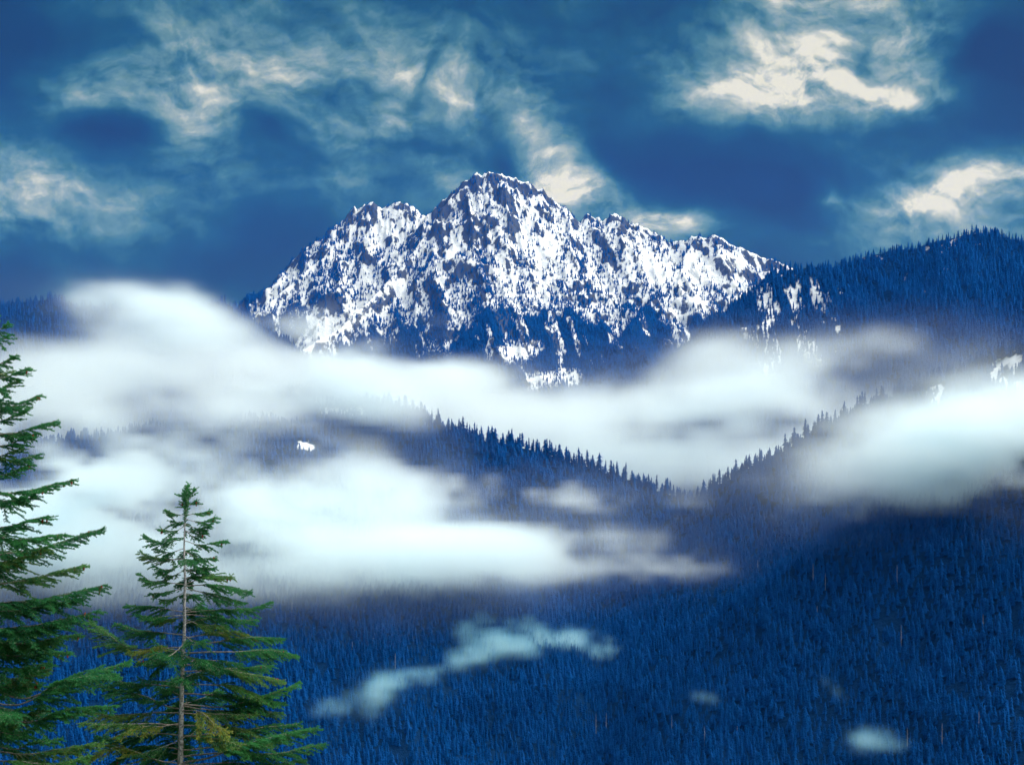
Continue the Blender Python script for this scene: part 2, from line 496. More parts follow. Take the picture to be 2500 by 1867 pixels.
bare = (.35 + 1.3 * sstep(.38, .66, fbm(npx, npy, 16, 3, 97))) * (spot_at(2470, 905, 60, 50) + spot_at(2285, 965, 22, 25) + .62 * spot_at(745, 1088, 26, 18) + spot_at(790, 985, 40, 30) * .8 + spot_at(865, 1010, 30, 15) * .8 \
    + .25 * spot_at(2400, 1480, 90, 60) * sstep(.5, .6, fbm(X, Y, 30, 3, 91)))
rough = fbm(X, Y, 22, 4, 93)
near.H += np.clip(bare, 0, 1) * (ridged(X, Y, 30, 3, 95) - .4) * 16
snow_n = np.clip(.35 + .5 * sstep(-1, 1, npy * 0 + (1250 - npy) / 120), 0, 1) - .25 * sstep(.45, .6, rough)
near.build(snow_n, np.clip(1.1 - bare * 1.3, 0, 1), M_TER)
n_dens = np.clip(1 - 1.6 * bare, 0, 1)

# --- the camera's own hillside and the valley floor, one sheet out to the horizon


def ground_z(x, y):
    z = -1.7 - .43 * np.clip(y, -40, 1100) - .00001 * x * 0
    return z + (fbm(x, y, 14, 3, 5) - .5) * 1.2 * np.clip(np.hypot(x, y) / 6 - .4, 0, 1) + (fbm(x, y, 400, 3, 6) - .5) * 30 * sstep(200, 900, np.hypot(x, y))


gs = np.sinh(np.linspace(-8.2, 8.2, 190)) / math.sinh(8.2)
gx, gy = np.meshgrid(gs * 6000, np.where(gs < 0, gs * 5000, gs * 9500), indexing='ij')
gz = ground_z(gx, gy)
i = np.arange(189)[:, None] * 190 + np.arange(189)[None, :]
put(bpy.data.objects.new('ground', mesh_np('ground', np.stack([gx, gy, gz], -1).reshape(-1, 3),
    np.stack([i, i + 190, i + 191, i + 1], -1).reshape(-1, 4), M_GROUND, True)), kind='structure')


# ------------------------------------------------------------------ conifers far away
def conifer_mesh(name, seed, tiers, pts, width=.17, bare=.06, ragged=.35):
    """unit-height conifer crown: drooping ragged whorls"""
    r = np.random.default_rng(seed)
    V, Fc = [], []
    for t in range(tiers):
        f = t / tiers
        z = bare + (1 - bare) * f
        rad = width * (1 - f) ** .85 * r.uniform(.8, 1.15) + .012
        top = z + (1 - bare) / tiers * r.uniform(1.5, 2.0)
        c = len(V)
        V.append((r.normal(0, .006), r.normal(0, .006), min(top, 1.0)))
        a0 = r.uniform(0, 6.28)
        n = pts * 2
        for k in range(n):
            a = a0 + 6.2832 * (k + r.uniform(-.25, .25)) / n
            q = rad * ((1 + r.uniform(-ragged, ragged)) if k % 2 == 0 else r.uniform(.30, .55))
            V.append((q * math.cos(a), q * math.sin(a), z + r.uniform(-.5, .5) * .035 + (0 if k % 2 == 0 else .03)))
        for k in range(n):
            Fc.append((c, c + 1 + k, c + 1 + (k + 1) % n))
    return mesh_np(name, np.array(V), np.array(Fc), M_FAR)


def pole_mesh(name, r0, r1, h, n, mat):
    a = np.arange(n) * 2 * math.pi / n
    v = np.concatenate([np.stack([r0 * np.cos(a), r0 * np.sin(a), 0 * a - .05 * h], -1), np.stack([r1 * np.cos(a), r1 * np.sin(a), 0 * a + h], -1)])
    k = np.arange(n)
    return mesh_np(name, v, np.stack([k, (k + 1) % n, (k + 1) % n + n, k + n], -1), mat)


kinds = bpy.data.collections.new('conifer_kinds')
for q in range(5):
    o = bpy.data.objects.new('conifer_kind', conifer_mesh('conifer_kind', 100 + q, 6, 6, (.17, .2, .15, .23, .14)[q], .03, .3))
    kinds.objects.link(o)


def forest_stuff(name, pts, hmin, hmax, seed, label, wide=1.0):
    r = np.random.default_rng(seed)
    n = len(pts)
    me = bpy.data.meshes.new(name)
    me.vertices.add(n)
    p = pts.copy(); p[:, 2] -= .4
    me.vertices.foreach_set('co', p.astype(np.float32).ravel())
    h = r.uniform(0, 1, n) ** 1.3 * (hmax - hmin) + hmin
    h = h * (.62 + .75 * fbm(pts[:, 0], pts[:, 1], 55, 3, seed))
    wd = h * r.uniform(.8, 1.25, n) * wide
    a = me.attributes.new('size', 'FLOAT_VECTOR', 'POINT'); a.data.foreach_set('vector', np.stack([wd, wd, h], -1).astype(np.float32).ravel())
    fattr(me, 'turn', r.uniform(0, 6.28, n))
    a = me.attributes.new('kind', 'INT', 'POINT'); a.data.foreach_set('value', r.integers(0, 5, n).astype(np.int32))
    g = bpy.data.node_groups.new(name, 'GeometryNodeTree')
    g.interface.new_socket('Geometry', in_out='INPUT', socket_type='NodeSocketGeometry')
    g.interface.new_socket('Geometry', in_out='OUTPUT', socket_type='NodeSocketGeometry')
    N, L = g.nodes.new, g.links.new
    gi, go = N('NodeGroupInput'), N('NodeGroupOutput')
    ci = N('GeometryNodeCollectionInfo'); ci.inputs['Collection'].default_value = kinds
    ci.inputs['Separate Children'].default_value = True; ci.inputs['Reset Children'].default_value = True
    iop = N('GeometryNodeInstanceOnPoints'); iop.inputs['Pick Instance'].default_value = True

    def at(nm, ty):
        a = N('GeometryNodeInputNamedAttribute'); a.data_type = ty; a.inputs[0].default_value = nm
        return a.outputs[0]
    cz = N('ShaderNodeCombineXYZ'); L(at('turn', 'FLOAT'), cz.inputs[2])
    L(gi.outputs[0], iop.inputs['Points']); L(ci.outputs[0], iop.inputs['Instance'])
    L(at('kind', 'INT'), iop.inputs['Instance Index']); L(cz.outputs[0], iop.inputs['Rotation']); L(at('size', 'FLOAT_VECTOR'), iop.inputs['Scale'])
    L(iop.outputs[0], go.inputs[0])
    o = put(bpy.data.objects.new(name, me), kind='stuff', label=label, category='forest')
    o.modifiers.new('trees', 'NODES').node_group = g
    return o


facing = lambda t: (t.gy > -.15).astype(float)
m_dens = np.clip((.16 + .55 * sstep(1650, 1100, mtn.H) * sstep(.42, .62, patch2)) * (1 - .8 * np.clip(paths, 0, 1)) + 1.0 * forest, 0, 1) * facing(mtn) * (mtn.H > 150)
pts = mtn.scatter(210000, m_dens * .62, 201)
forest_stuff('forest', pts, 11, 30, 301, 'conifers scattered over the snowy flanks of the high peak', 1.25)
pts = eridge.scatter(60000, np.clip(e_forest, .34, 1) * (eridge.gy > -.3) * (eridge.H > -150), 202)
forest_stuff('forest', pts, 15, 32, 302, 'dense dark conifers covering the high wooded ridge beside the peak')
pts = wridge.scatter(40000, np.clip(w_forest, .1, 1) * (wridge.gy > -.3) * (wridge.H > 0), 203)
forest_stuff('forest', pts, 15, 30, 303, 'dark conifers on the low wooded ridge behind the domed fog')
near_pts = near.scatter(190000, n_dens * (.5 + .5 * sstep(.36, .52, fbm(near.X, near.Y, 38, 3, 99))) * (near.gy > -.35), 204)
forest_stuff('forest', near_pts, 8, 20, 304, 'haze blue coloured conifers covering the hillside across the valley', 1.2)

# conifers that stand out one by one along the two near crests
kinds_near = []
for q in range(6):
    kinds_near.append((conifer_mesh('crown', 150 + q, 13, 6, (.15, .18, .13, .2, .16, .12)[q], .12, .45), pole_mesh('trunk', .012, .004, .9, 6, M_FARWOOD)))


def crest_trees(ridge, n, t0, t1, hmin, hmax, zones, group, seed, off=14):
    r = np.random.default_rng(seed)
    q = np.array([P(*p) for p in ridge])
    seg = np.hypot(*(q[1:, :2] - q[:-1, :2]).T); cum = np.concatenate([[0], np.cumsum(seg)])
    for k in range(n):
        s = (t0 + (t1 - t0) * (k + r.uniform(-.9, .9)) / n) * cum[-1]
        x = np.interp(s, cum, q[:, 0]) + r.normal(0, 3); y = np.interp(s, cum, q[:, 1]) + r.uniform(-off, off * .4)
        z = float(near.at(near.H, np.array([x]), np.array([y]))[0]) - .5
        e = bpy.data.objects.new('conifer_tree', None)
        hh = r.random() ** 1.2; ww = r.uniform(1.0, 1.55)
        h = hmin + (hmax - hmin) * hh; w = h * ww
        size = 'tall' if hh > .66 else 'middling' if hh > .3 else 'short'
        put(e, label='%s %s dark conifer %s' % (size, 'broad' if ww > 1.28 else 'slender', zones[min(int(k * len(zones) / n), len(zones) - 1)]), category='tree', group=group)
        e.location = (x, y, z); e.scale = (w, w, h); e.rotation_euler = (r.normal(0, .02), r.normal(0, .02), r.uniform(0, 6.28))
        cm, tm = kinds_near[int(r.integers(0, 6))]
        put(bpy.data.objects.new('trunk', tm), e); put(bpy.data.objects.new('crown', cm), e)


crest_trees(N_R[0][0], 130, .34, .98, 15, 33, ['at the fogged upper end of the crest sloping to the notch', 'midway along the crest sloping down to the notch', 'low on the crest just above the misty notch'], 'conifers on the crest below the peak', 401)
crest_trees(N_R[2][0], 120, .04, .80, 14, 30, ['where the crest climbs out of the misty notch', 'on the hazy middle of the crest climbing to the rocks', 'high on the crest beside the snowy rocks'], 'conifers on the crest climbing to the rocks', 402)
crest_trees(N_R[1][0], 40, .55, .97, 13, 24, ['on the fog wrapped spur with snow patches', 'at the foot of the fog wrapped spur'], 'conifers on the fog wrapped spur', 403)


# bleached dead trees standing out of the hillside forest
snag = pole_mesh('trunk', .022, .006, 1.0, 6, M_SNAG)
stub_v, stub_f = [], []
for q in range(9):
    a = q * 2.4; z = .35 + q * .06; l = .13 - .009 * q
    b0 = len(stub_v)
    c, n_ = math.cos(a), math.sin(a)
    stub_v += [(0, 0, z - .008), (0, 0, z + .008), (c * l, n_ * l, z + .03), (-n_ * .008, c * .008, z)]
    stub_f += [(b0, b0 + 2, b0 + 1), (b0, b0 + 3, b0 + 2), (b0 + 3, b0 + 1, b0 + 2)]
stubs = mesh_np('branch', np.array(stub_v), np.array(stub_f), M_SNAG)
for (sx, sy, hh, where) in [(713, 1505, 24, 'beside the free standing spruce'), (965, 1640, 20, 'under the drifting cloud scrap'), (1135, 1622, 22, 'under the drifting cloud scrap'), (860, 1600, 16, 'under the drifting cloud scrap'),
                            (1480, 1800, 26, 'low on the hillside'), (1455, 1790, 22, 'low on the hillside'), (1800, 1820, 18, 'low on the hillside'), (1985, 1430, 24, 'below the fog on the hillside'), (1850, 1410, 20, 'below the fog on the hillside'),
                            (2015, 1440, 18, 'below the fog on the hillside'), (1995, 1520, 18, 'below the fog on the hillside'), (2190, 1430, 20, 'above the bare rock bands'), (2300, 1840, 24, 'low on the hillside'), (2215, 1830, 20, 'low on the hillside'),
                            (2390, 1800, 20, 'low on the hillside'), (1720, 1830, 22, 'low on the hillside'), (1640, 1790, 18, 'low on the hillside'), (2400, 1560, 20, 'below the bare rock bands'), (2200, 1580, 22, 'below the bare rock bands')]:
    t_ = np.arange(1150.0, 3200.0, 4.0)
    hit = np.nonzero(near.at(near.H, t_ * (sx - CX) / F, t_) >= t_ * (HZ - sy) / F)[0]
    if not len(hit): continue
    d_ = float(t_[hit[0]])
    e = put(bpy.data.objects.new('dead_tree', None), label='%s bleached bare dead tree %s' % ('tall' if hh > 21 else 'short', where), category='dead tree', group='dead trees on the hillside')
    e.location = (d_ * (sx - CX) / F, d_, float(near.at(near.H, np.array([d_ * (sx - CX) / F]), np.array([d_]))[0]) - .3)
    e.scale = (hh, hh, hh * 1.15); e.rotation_euler = (0, 0, sx * .7)
    put(bpy.data.objects.new('trunk', snag), e); put(bpy.data.objects.new('branch', stubs), e)


# ------------------------------------------------------------------ the two spruces in front
def frames(d):
    d = d / (np.linalg.norm(d, axis=1, keepdims=True) + 1e-9)
    up = np.tile(np.array([[0, 0, 1.0]]), (len(d), 1)); up[np.abs(d[:, 2]) > .95] = (1, 0, 0)
    s = np.cross(d, up); s /= np.linalg.norm(s, axis=1, keepdims=True) + 1e-9
    return d, s, np.cross(s, d)


def needles(name, a, b, tint, sere, r, per_m=400, nl=.031, nw=.0098):
    """brush of flat needles round every shoot a -> b"""
    ln = np.linalg.norm(b - a, axis=1)
    cnt = np.maximum(8, (ln * per_m).astype(int))
    idx = np.repeat(np.arange(len(a)), cnt)
    n = len(idx)
    d, s, u = frames(b - a)
    t = r.random(n); th = r.uniform(0, 2 * math.pi, n)
    # needles sit thicker on the upper side of a shoot
    rad = s[idx] * np.cos(th)[:, None] + u[idx] * (np.sin(th) * .85 + .2)[:, None]
    base = a[idx] + (b - a)[idx] * t[:, None]
    dirn = rad * .8 + d[idx] * .75; dirn /= np.linalg.norm(dirn, axis=1, keepdims=True)
    L = nl * r.uniform(.7, 1.15, n) * (1 - .35 * np.clip(t - .85, 0, 1) / .15)
    side = np.cross(dirn, r.normal(0, 1, (n, 3))); side /= np.linalg.norm(side, axis=1, keepdims=True)
    V = np.empty((n, 3, 3))
    V[:, 0] = base + side * nw * .5; V[:, 1] = base - side * nw * .5; V[:, 2] = base + dirn * L[:, None]
    me = mesh_np(name, V.reshape(-1, 3), np.arange(n * 3).reshape(-1, 3), M_NEEDLE)
    tv = np.clip(tint[idx] + r.normal(0, .12, n), 0, 1)
    fattr(me, 'tint', np.repeat(tv, 3)); fattr(me, 'sere', np.repeat(sere[idx], 3))
    return me


def tube(paths, radii, n=6):
    """list of polylines (k,3) with radii (k,)"""
    V, Fc, c = [], [], 0
    ang = np.arange(n) * 2 * math.pi / n
    for p, rr in zip(paths, radii):
        d = np.gradient(p, axis=0)
        d, s, u = frames(d)
        ring = p[:, None, :] + (s[:, None, :] * np.cos(ang)[None, :, None] + u[:, None, :] * np.sin(ang)[None, :, None]) * rr[:, None, None]
        k = len(p)
        V.append(ring.reshape(-1, 3))
        i = np.arange(k - 1)[:, None] * n + np.arange(n)[None, :]; j = np.arange(k - 1)[:, None] * n + (np.arange(n)[None, :] + 1) % n
        Fc.append(np.stack([i, j, j + n, i + n], -1).reshape(-1, 4) + c); c += k * n
    return np.concatenate(V), np.concatenate(Fc)


def smooth_path(pts, k):
    pts = np.array(pts, float)
    t = np.concatenate([[0], np.cumsum(np.linalg.norm(np.diff(pts, axis=0), axis=1))]); t /= t[-1]
    # Catmull-Rom through the points
    q = np.vstack([2 * pts[0] - pts[1], pts, 2 * pts[-1] - pts[-2]])
    out = []
    for tt in np.linspace(0, 1, k):
        i = min(np.searchsorted(t, tt, side='right') - 1, len(pts) - 2)
        f = (tt - t[i]) / (t[i + 1] - t[i] + 1e-9)
        p0, p1, p2, p3 = q[i], q[i + 1], q[i + 2], q[i + 3]
        out.append(.5 * (2 * p1 + (p2 - p0) * f + (2 * p0 - 5 * p1 + 4 * p2 - p3) * f * f + (3 * p1 - p0 - 3 * p2 + p3) * f ** 3))
    return np.array(out)


def make_branch(tree, pts, r, inner=.12, dense=1.0, tint=.4, sere=0.0, cone=False, hang=.5):
    """a bough: wood, side twigs and their needled shoots; pts in the tree's own space"""
    L = np.linalg.norm(np.diff(np.array(pts), axis=0), axis=1).sum()
    k = max(6, int(L / .06))
    path = smooth_path(pts, k)
    path += np.cumsum(r.normal(0, .0035, path.shape), axis=0)
    rad = np.linspace(.0045 + .0055 * L, .0025, k)
    wood, wr = [path], [rad]
    A, B, T, S = [], [], [], []
    d, s, u = frames(np.gradient(path, axis=0))

    def shoot(a, b, t):
        A.append(a); B.append(b); T.append(t); S.append(sere * r.uniform(.3, 1.2))
    step = L / (k - 1)
    nsec = max(4, int(L / .041 * dense))
    for m in range(nsec):
        f = inner + (1 - inner) * (m + r.uniform(.1, .9)) / nsec
        i = min(int(f * (k - 1)), k - 2)
        o = path[i] + (path[i + 1] - path[i]) * (f * (k - 1) - i)
        sgn = 1 if m % 2 else -1
        sl = (.10 + .41 * L ** .7 * (1 - f) ** .75 * sstep(-.15, .35, f)) * r.uniform(.55, 1.15)
        dr = d[i] * r.uniform(.55, .95) + s[i] * sgn * r.uniform(.5, 1.0) + np.array([0, 0, 1]) * (-hang * r.uniform(-.25, 1.1) * min(1, L))
        dr /= np.linalg.norm(dr)
        kk = max(3, int(sl / .045))
        tt = np.linspace(0, 1, kk)[:, None]
        sec = o + dr * sl * tt + np.array([0, 0, -1]) * (hang * .3 * sl) * tt ** 2 + d[i] * .12 * sl * tt ** 2
        if sl > .12: wood.append(sec); wr.append(np.linspace(.0032, .0014, kk))
        tn = np.clip(tint + r.normal(0, .16), 0, 1)
        for j in range(kk - 1): shoot(sec[j], sec[j + 1], tn)
        dd, ss, uu = frames(np.gradient(sec, axis=0))
        nt_ = int(sl / .036)
        for w in range(nt_):
            g = .12 + .85 * (w + r.random()) / max(nt_, 1)
            j = min(int(g * (kk - 1)), kk - 2)
            oo = sec[j] + (sec[j + 1] - sec[j]) * (g * (kk - 1) - j)
            q = dd[j] * r.uniform(.6, 1.0) + ss[j] * (1 if w % 2 else -1) * r.uniform(.5, 1) + np.array([0, 0, -hang * r.uniform(-.5, .9)])
            q /= np.linalg.norm(q)
            shoot(oo, oo + q * r.uniform(.045, .095) * (1.1 - .4 * g), tn)
    # the leading shoots
    for j in range(int(k * .55), k - 1): shoot(path[j], path[j + 1], tint + .15)
    for a_ in range(3):
        q = d[-1] + r.normal(0, .45, 3); q /= np.linalg.norm(q)
        shoot(path[-1], path[-1] + q * r.uniform(.05, .09), tint + .2)
    v, f = tube(wood, wr, 5)
    ob = put(bpy.data.objects.new('branch', mesh_np('branch', v, f, M_TWIG, True)), tree)
    put(bpy.data.objects.new('foliage', needles('foliage', np.array(A), np.array(B), np.array(T), np.array(S), r)), ob)
    if cone:
        for c in range(int(r.integers(1, 3))):
            i = int(k * r.uniform(.86, .99))
            p = np.array([[0, 0, .01], [0, 0, -.012], [0, 0, -.035], [0, 0, -.06], [0, 0, -.075]]) + path[i] + r.normal(0, .01, 3)
            v, f = tube([p + np.outer(np.linspace(0, 1, 5), r.normal(0, .012, 3))], [np.array([.004, .013, .016, .011, .002])], 7)
            put(bpy.data.objects.new('cone', mesh_np('cone', v, f, M_CONE, True)), ob)
    return ob


def trunk_x(trunk, z):
    return np.array([np.interp(z, trunk[:, 2], trunk[:, 0]), np.interp(z, trunk[:, 2], trunk[:, 1]), z])


def spruce(label, dist, trunk_px, base_r, boughs, conv, seed, fill, group):
    r = np.random.default_rng(seed)
    tp = np.array([P(px, py, dist) for (px, py) in trunk_px])        # top first
    gzv = float(ground_z(np.array([tp[-1][0]]), np.array([dist]))[0])
    root = np.array([tp[-1][0] - .03, dist, gzv])
    e = bpy.data.objects.new('spruce_tree', None)
    put(e, label=label, category='tree', group=group)
    e.location = tuple(root)
    tr = np.vstack([root, tp[::-1]]) - root
    k = 60
    path = smooth_path(tr, k); path[:, :2] += np.cumsum(r.normal(0, .004, (k, 2)), axis=0)
    H = path[-1, 2]
    rad = .004 + base_r * ((H - path[:, 2]) / H) ** .9
    rad *= 1 + r.normal(0, .03, k)
    path[0, 2] -= .3
    v, f = tube([path], [rad], 12)
    put(bpy.data.objects.new('trunk', mesh_np('trunk', v, f, M_BARK, True)), e)
    for bdef in boughs:
        pts, opt = bdef if isinstance(bdef[0], list) else (list(bdef), {})
        w = [P(*conv(*q), dist) - root for q in pts]
        ax = trunk_x(path, w[0][2]); w[0] = ax
        ln = abs(w[-1][0] - w[0][0])
        dy = opt.get('dy', r.uniform(-.45, .45)) * ln
        for j in range(1, len(w)):
            fr = abs(w[j][0] - w[0][0]) / (ln + 1e-6)
            w[j] = w[j] + np.array([0, dy * fr, 0])
            # keep the traced point on its sight line after the shift in depth
            sc_ = (w[j][1] + root[1]) / dist
            w[j][0] = (w[j][0] + root[0]) * sc_ - root[0]; w[j][2] = (w[j][2] + root[2]) * sc_ - root[2]
        make_branch(e, w, r, opt.get('inner', .24), opt.get('dense', 1.0), opt.get('tint', r.uniform(.2, .55)), opt.get('sere', 0.0 if r.random() < .75 else r.uniform(.1, .4)), opt.get('cone', r.random() < .3), opt.get('hang', .45))
    # boughs that reach towards and away from the viewer
    for (z0, z1, n, l0, l1) in fill:
        for q in range(n):
            zf = (q + r.random()) / n
            z = z0 + (z1 - z0) * zf - root[2]
            if z > H - .05: continue
            a = (math.pi / 2 if r.random() < .72 else -math.pi / 2) + r.uniform(-.75, .75)
            ln = (l0 + (l1 - l0) * zf) * r.uniform(.7, 1.05)
            o = trunk_x(path, z)
            h = np.array([math.cos(a), math.sin(a), 0])
            pts = [o, o + h * ln * .5 + np.array([0, 0, ln * r.uniform(-.12, .04)]), o + h * ln + np.array([0, 0, ln * r.uniform(-.12, .12)])]
            make_branch(e, pts, r, .15, .9, r.uniform(.1, .45), 0.0 if r.random() < .8 else r.uniform(.1, .5), False, .6)
    # leader
    top = path[-1]
    make_branch(e, [path[-4], path[-2], top, top + np.array([0, 0, .05])], r, .0, 1.2, .5, 0, False, -.2)
    return e


czm = lambda x, y: (200 + x * .4158, 1180 + y * .4158)
B = []


def bo(*pts, **opt): B.append((list(pts), opt))


bo((622, 110), (645, 75), (662, 50), hang=0); bo((622, 100), (600, 80), (595, 65), hang=0); bo((620, 125), (655, 118), (672, 105), hang=.1); bo((620, 140), (600, 135), (592, 115), hang=.1)
bo((615, 185), (690, 178), (742, 165)); bo((615, 205), (700, 225), (775, 200)); bo((612, 235), (690, 262), (750, 240)); bo((612, 270), (660, 310), (705, 290))
bo((612, 335), (700, 362), (780, 350), (838, 345), cone=True); bo((612, 395), (690, 440), (775, 435)); bo((612, 440), (680, 495), (768, 500)); bo((612, 480), (660, 530), (720, 520))
bo((612, 590), (720, 545), (800, 540), (878, 545), cone=True); bo((612, 600), (760, 590), (880, 605), (980, 628)); bo((612, 610), (720, 640), (840, 670), (930, 690), dy=-.3)
bo((605, 755), (800, 740), (1000, 728), (1095, 700), inner=.1); bo((610, 765), (760, 780), (900, 800), (1010, 800), dy=.4); bo((610, 790), (700, 830), (840, 840), dy=-.5)
bo((612, 942), (800, 920), (950, 890), (1168, 890), inner=.3); bo((610, 900), (760, 880), (880, 870), (1010, 900), dy=.5, sere=.6, tint=.8)
bo((610, 990), (900, 995), (1100, 985), (1232, 1015), inner=.45); bo((608, 1000), (720, 1040), (840, 1090), dy=-.6)
bo((607, 1060), (780, 1085), (1000, 1120), (1165, 1160), inner=.4); bo((606, 1100), (820, 1090), (960, 1080), (1110, 1070), dy=.5)
bo((605, 1170), (850, 1190), (980, 1225), (1060, 1270), inner=.4, sere=.3); bo((605, 1230), (820, 1240), (1000, 1260), (1180, 1280), dy=.3)
bo((605, 1290), (850, 1300), (1050, 1250), (1268, 1172), inner=.35, tint=.85); bo((603, 1300), (800, 1330), (1000, 1330), (1170, 1340), dy=.3)
bo((600, 1325), (700, 1345), (770, 1400), (850, 1480), dy=-.9, sere=1.0, tint=.9, inner=.25, hang=.9); bo((600, 1340), (800, 1345), (1010, 1355), inner=.2, sere=.3)
bo((600, 1415), (850, 1420), (1000, 1460), (1100, 1520), inner=.3); bo((600, 1475), (820, 1505), (930, 1540), dy=-.6, sere=.4); bo((600, 1480), (850, 1460), (1060, 1430), (1270, 1410), dy=.2)
bo((595, 1635), (750, 1610), (900, 1545), (1100, 1490), (1370, 1430), inner=.3); bo((595, 1600), (850, 1570), (1130, 1575), (1420, 1522), inner=.35); bo((595, 1650), (850, 1640), (1050, 1660), (1300, 1620), dy=.2)
bo((595, 1640), (760, 1660), (960, 1690), dy=-.5); bo((597, 1560), (800, 1540), (1000, 1520), (1200, 1490), dy=.4)
bo((605, 185), (555, 178), (510, 158)); bo((608, 215), (560, 230), (530, 200)); bo((608, 245), (540, 280), (468, 268)); bo((608, 320), (490, 345), (430, 335), (382, 308))
bo((606, 380), (520, 410), (450, 390)); bo((606, 440), (490, 440), (420, 430), (362, 405)); bo((606, 470), (500, 500), (430, 480)); bo((605, 500), (540, 540), (470, 520))
bo((604, 590), (490, 575), (410, 570), (348, 530)); bo((604, 610), (500, 640), (415, 650)); bo((604, 630), (540, 680), (470, 690), dy=-.4)
bo((600, 752), (450, 725), (360, 725), (272, 716)); bo((600, 770), (430, 785), (330, 775), dy=-.3); bo((600, 780), (500, 800), (440, 820), dy=.5, sere=.4)
bo((602, 882), (430, 870), (300, 855), (200, 818), inner=.3); bo((600, 960), (420, 970), (260, 958), (120, 862), (60, 822), inner=.5, sere=.25)
bo((605, 985), (480, 965), (380, 980), (285, 985), sere=.7, tint=.7); bo((600, 1000), (480, 1030), (340, 1050), dy=-.3); bo((600, 1060), (500, 1050), (430, 1110), inner=.4)
bo((600, 1165), (480, 1160), (350, 1150), dense=.5); bo((600, 1200), (400, 1180), (240, 1165), (120, 1105), inner=.35); bo((600, 1240), (480, 1270), (360, 1270))
bo((590, 1320), (480, 1300), (380, 1250), (200, 1210), (100, 1180), inner=.35); bo((590, 1340), (400, 1350), (150, 1360), (20, 1330), inner=.3, sere=.5)
bo((595, 1410), (390, 1410), (200, 1420), (0, 1410), inner=.25); bo((590, 1475), (430, 1470), (250, 1500), (80, 1480), inner=.3); bo((592, 1400), (480, 1430), (330, 1440), (210, 1500), dy=-.6, sere=.8, tint=.8)
bo((590, 1640), (430, 1620), (260, 1555), (150, 1560), (40, 1620), inner=.3, sere=.7, tint=.7); bo((592, 1560), (430, 1540), (300, 1560), (180, 1640)); bo((592, 1600), (450, 1660), (330, 1690)); bo((592, 1500), (440, 1560), (300, 1600), dy=-.6)
zt = lambda py, d: d * (HZ - py) / F
spruce('whole topped spruce with a bare grey trunk standing free against the fog', 25.0,
       [(462, 1198), (459, 1240), (455, 1300), (455, 1420), (452, 1560), (449, 1700), (446, 1867), (443, 2000)], .105, B, czm, 501,
       [(zt(1270, 25), zt(1500, 25), 12, .35, 1.0), (zt(1500, 25), zt(1900, 25), 22, 1.0, 1.7), (zt(1900, 25), zt(2400, 25), 16, 1.7, 2.2)], 'spruces in front of the valley')

lzm = lambda x, y: (x * .658, 780 + y * .658)
B = []
TR = [(-8, 792), (-14, 860), (-22, 1000), (-34, 1200), (-46, 1400), (-58, 1600), (-70, 1867), (-78, 2000)]
tips = [(18, 22, 40), (25, 70, 62), (52, 140, 160), (104, 182, 215), (60, 235, 260), (146, 282, 330), (90, 330, 380), (200, 380, 430), (120, 430, 470), (70, 480, 500), (104, 540, 580), (262, 598, 645), (150, 640, 680),
        (168, 730, 770), (230, 800, 800), (372, 785, 880), (160, 850, 900), (300, 910, 985), (376, 985, 1060), (280, 1030, 1080), (348, 1078, 1150), (250, 1120, 1165), (292, 1168, 1200), (250, 1230, 1235), (210, 1180, 1210), (180, 1270, 1290)]
for (tx, ty, sy) in tips:
    x0 = -45 - sy * .035
    bo((x0, sy), (x0 + (tx - x0) * .45, sy * .55 + ty * .45 + 14), (x0 + (tx - x0) * .8, sy * .22 + ty * .78 + 4), (tx, ty), inner=.12, cone=True if tx > 100 else False)
bo((-90, 1330), (60, 1400), (180, 1370), (330, 1300), (475, 1258), inner=.35); bo((-90, 1400), (80, 1430), (240, 1340), (420, 1330), inner=.4, dy=-.2); bo((-90, 1450), (100, 1490), (250, 1450), (420, 1440), inner=.4)
bo((-90, 1500), (60, 1480), (110, 1455), (150, 1450), sere=.3); bo((-90, 1560), (50, 1590), (110, 1570), (220, 1555), inner=.2); bo((-90, 1580), (80, 1610), (230, 1590), (370, 1570), inner=.3)
bo((-90, 1350), (40, 1360), (130, 1350)); bo((-90, 1620), (60, 1640), (200, 1650), (330, 1620)); bo((-90, 1400), (30, 1440), (120, 1420), dy=-.4); bo((-90, 1290), (60, 1330), (170, 1300), dy=.3); bo((-90, 1530), (60, 1530), (170, 1500), dy=.4)
bo((-90, 1660), (100, 1690), (260, 1680)); bo((-90, 1480), (20, 1530), (90, 1540), dy=-.5)
spruce('dense cone bearing spruce cut off by the picture edge, its trunk out of view', 20.0, TR, .15, B, lzm, 502,
       [(zt(880, 20), zt(1300, 20), 16, .5, 1.1), (zt(1300, 20), zt(1900, 20), 22, 1.2, 1.7), (zt(1900, 20), zt(2600, 20), 16, 1.7, 2.3)], 'spruces in front of the valley')


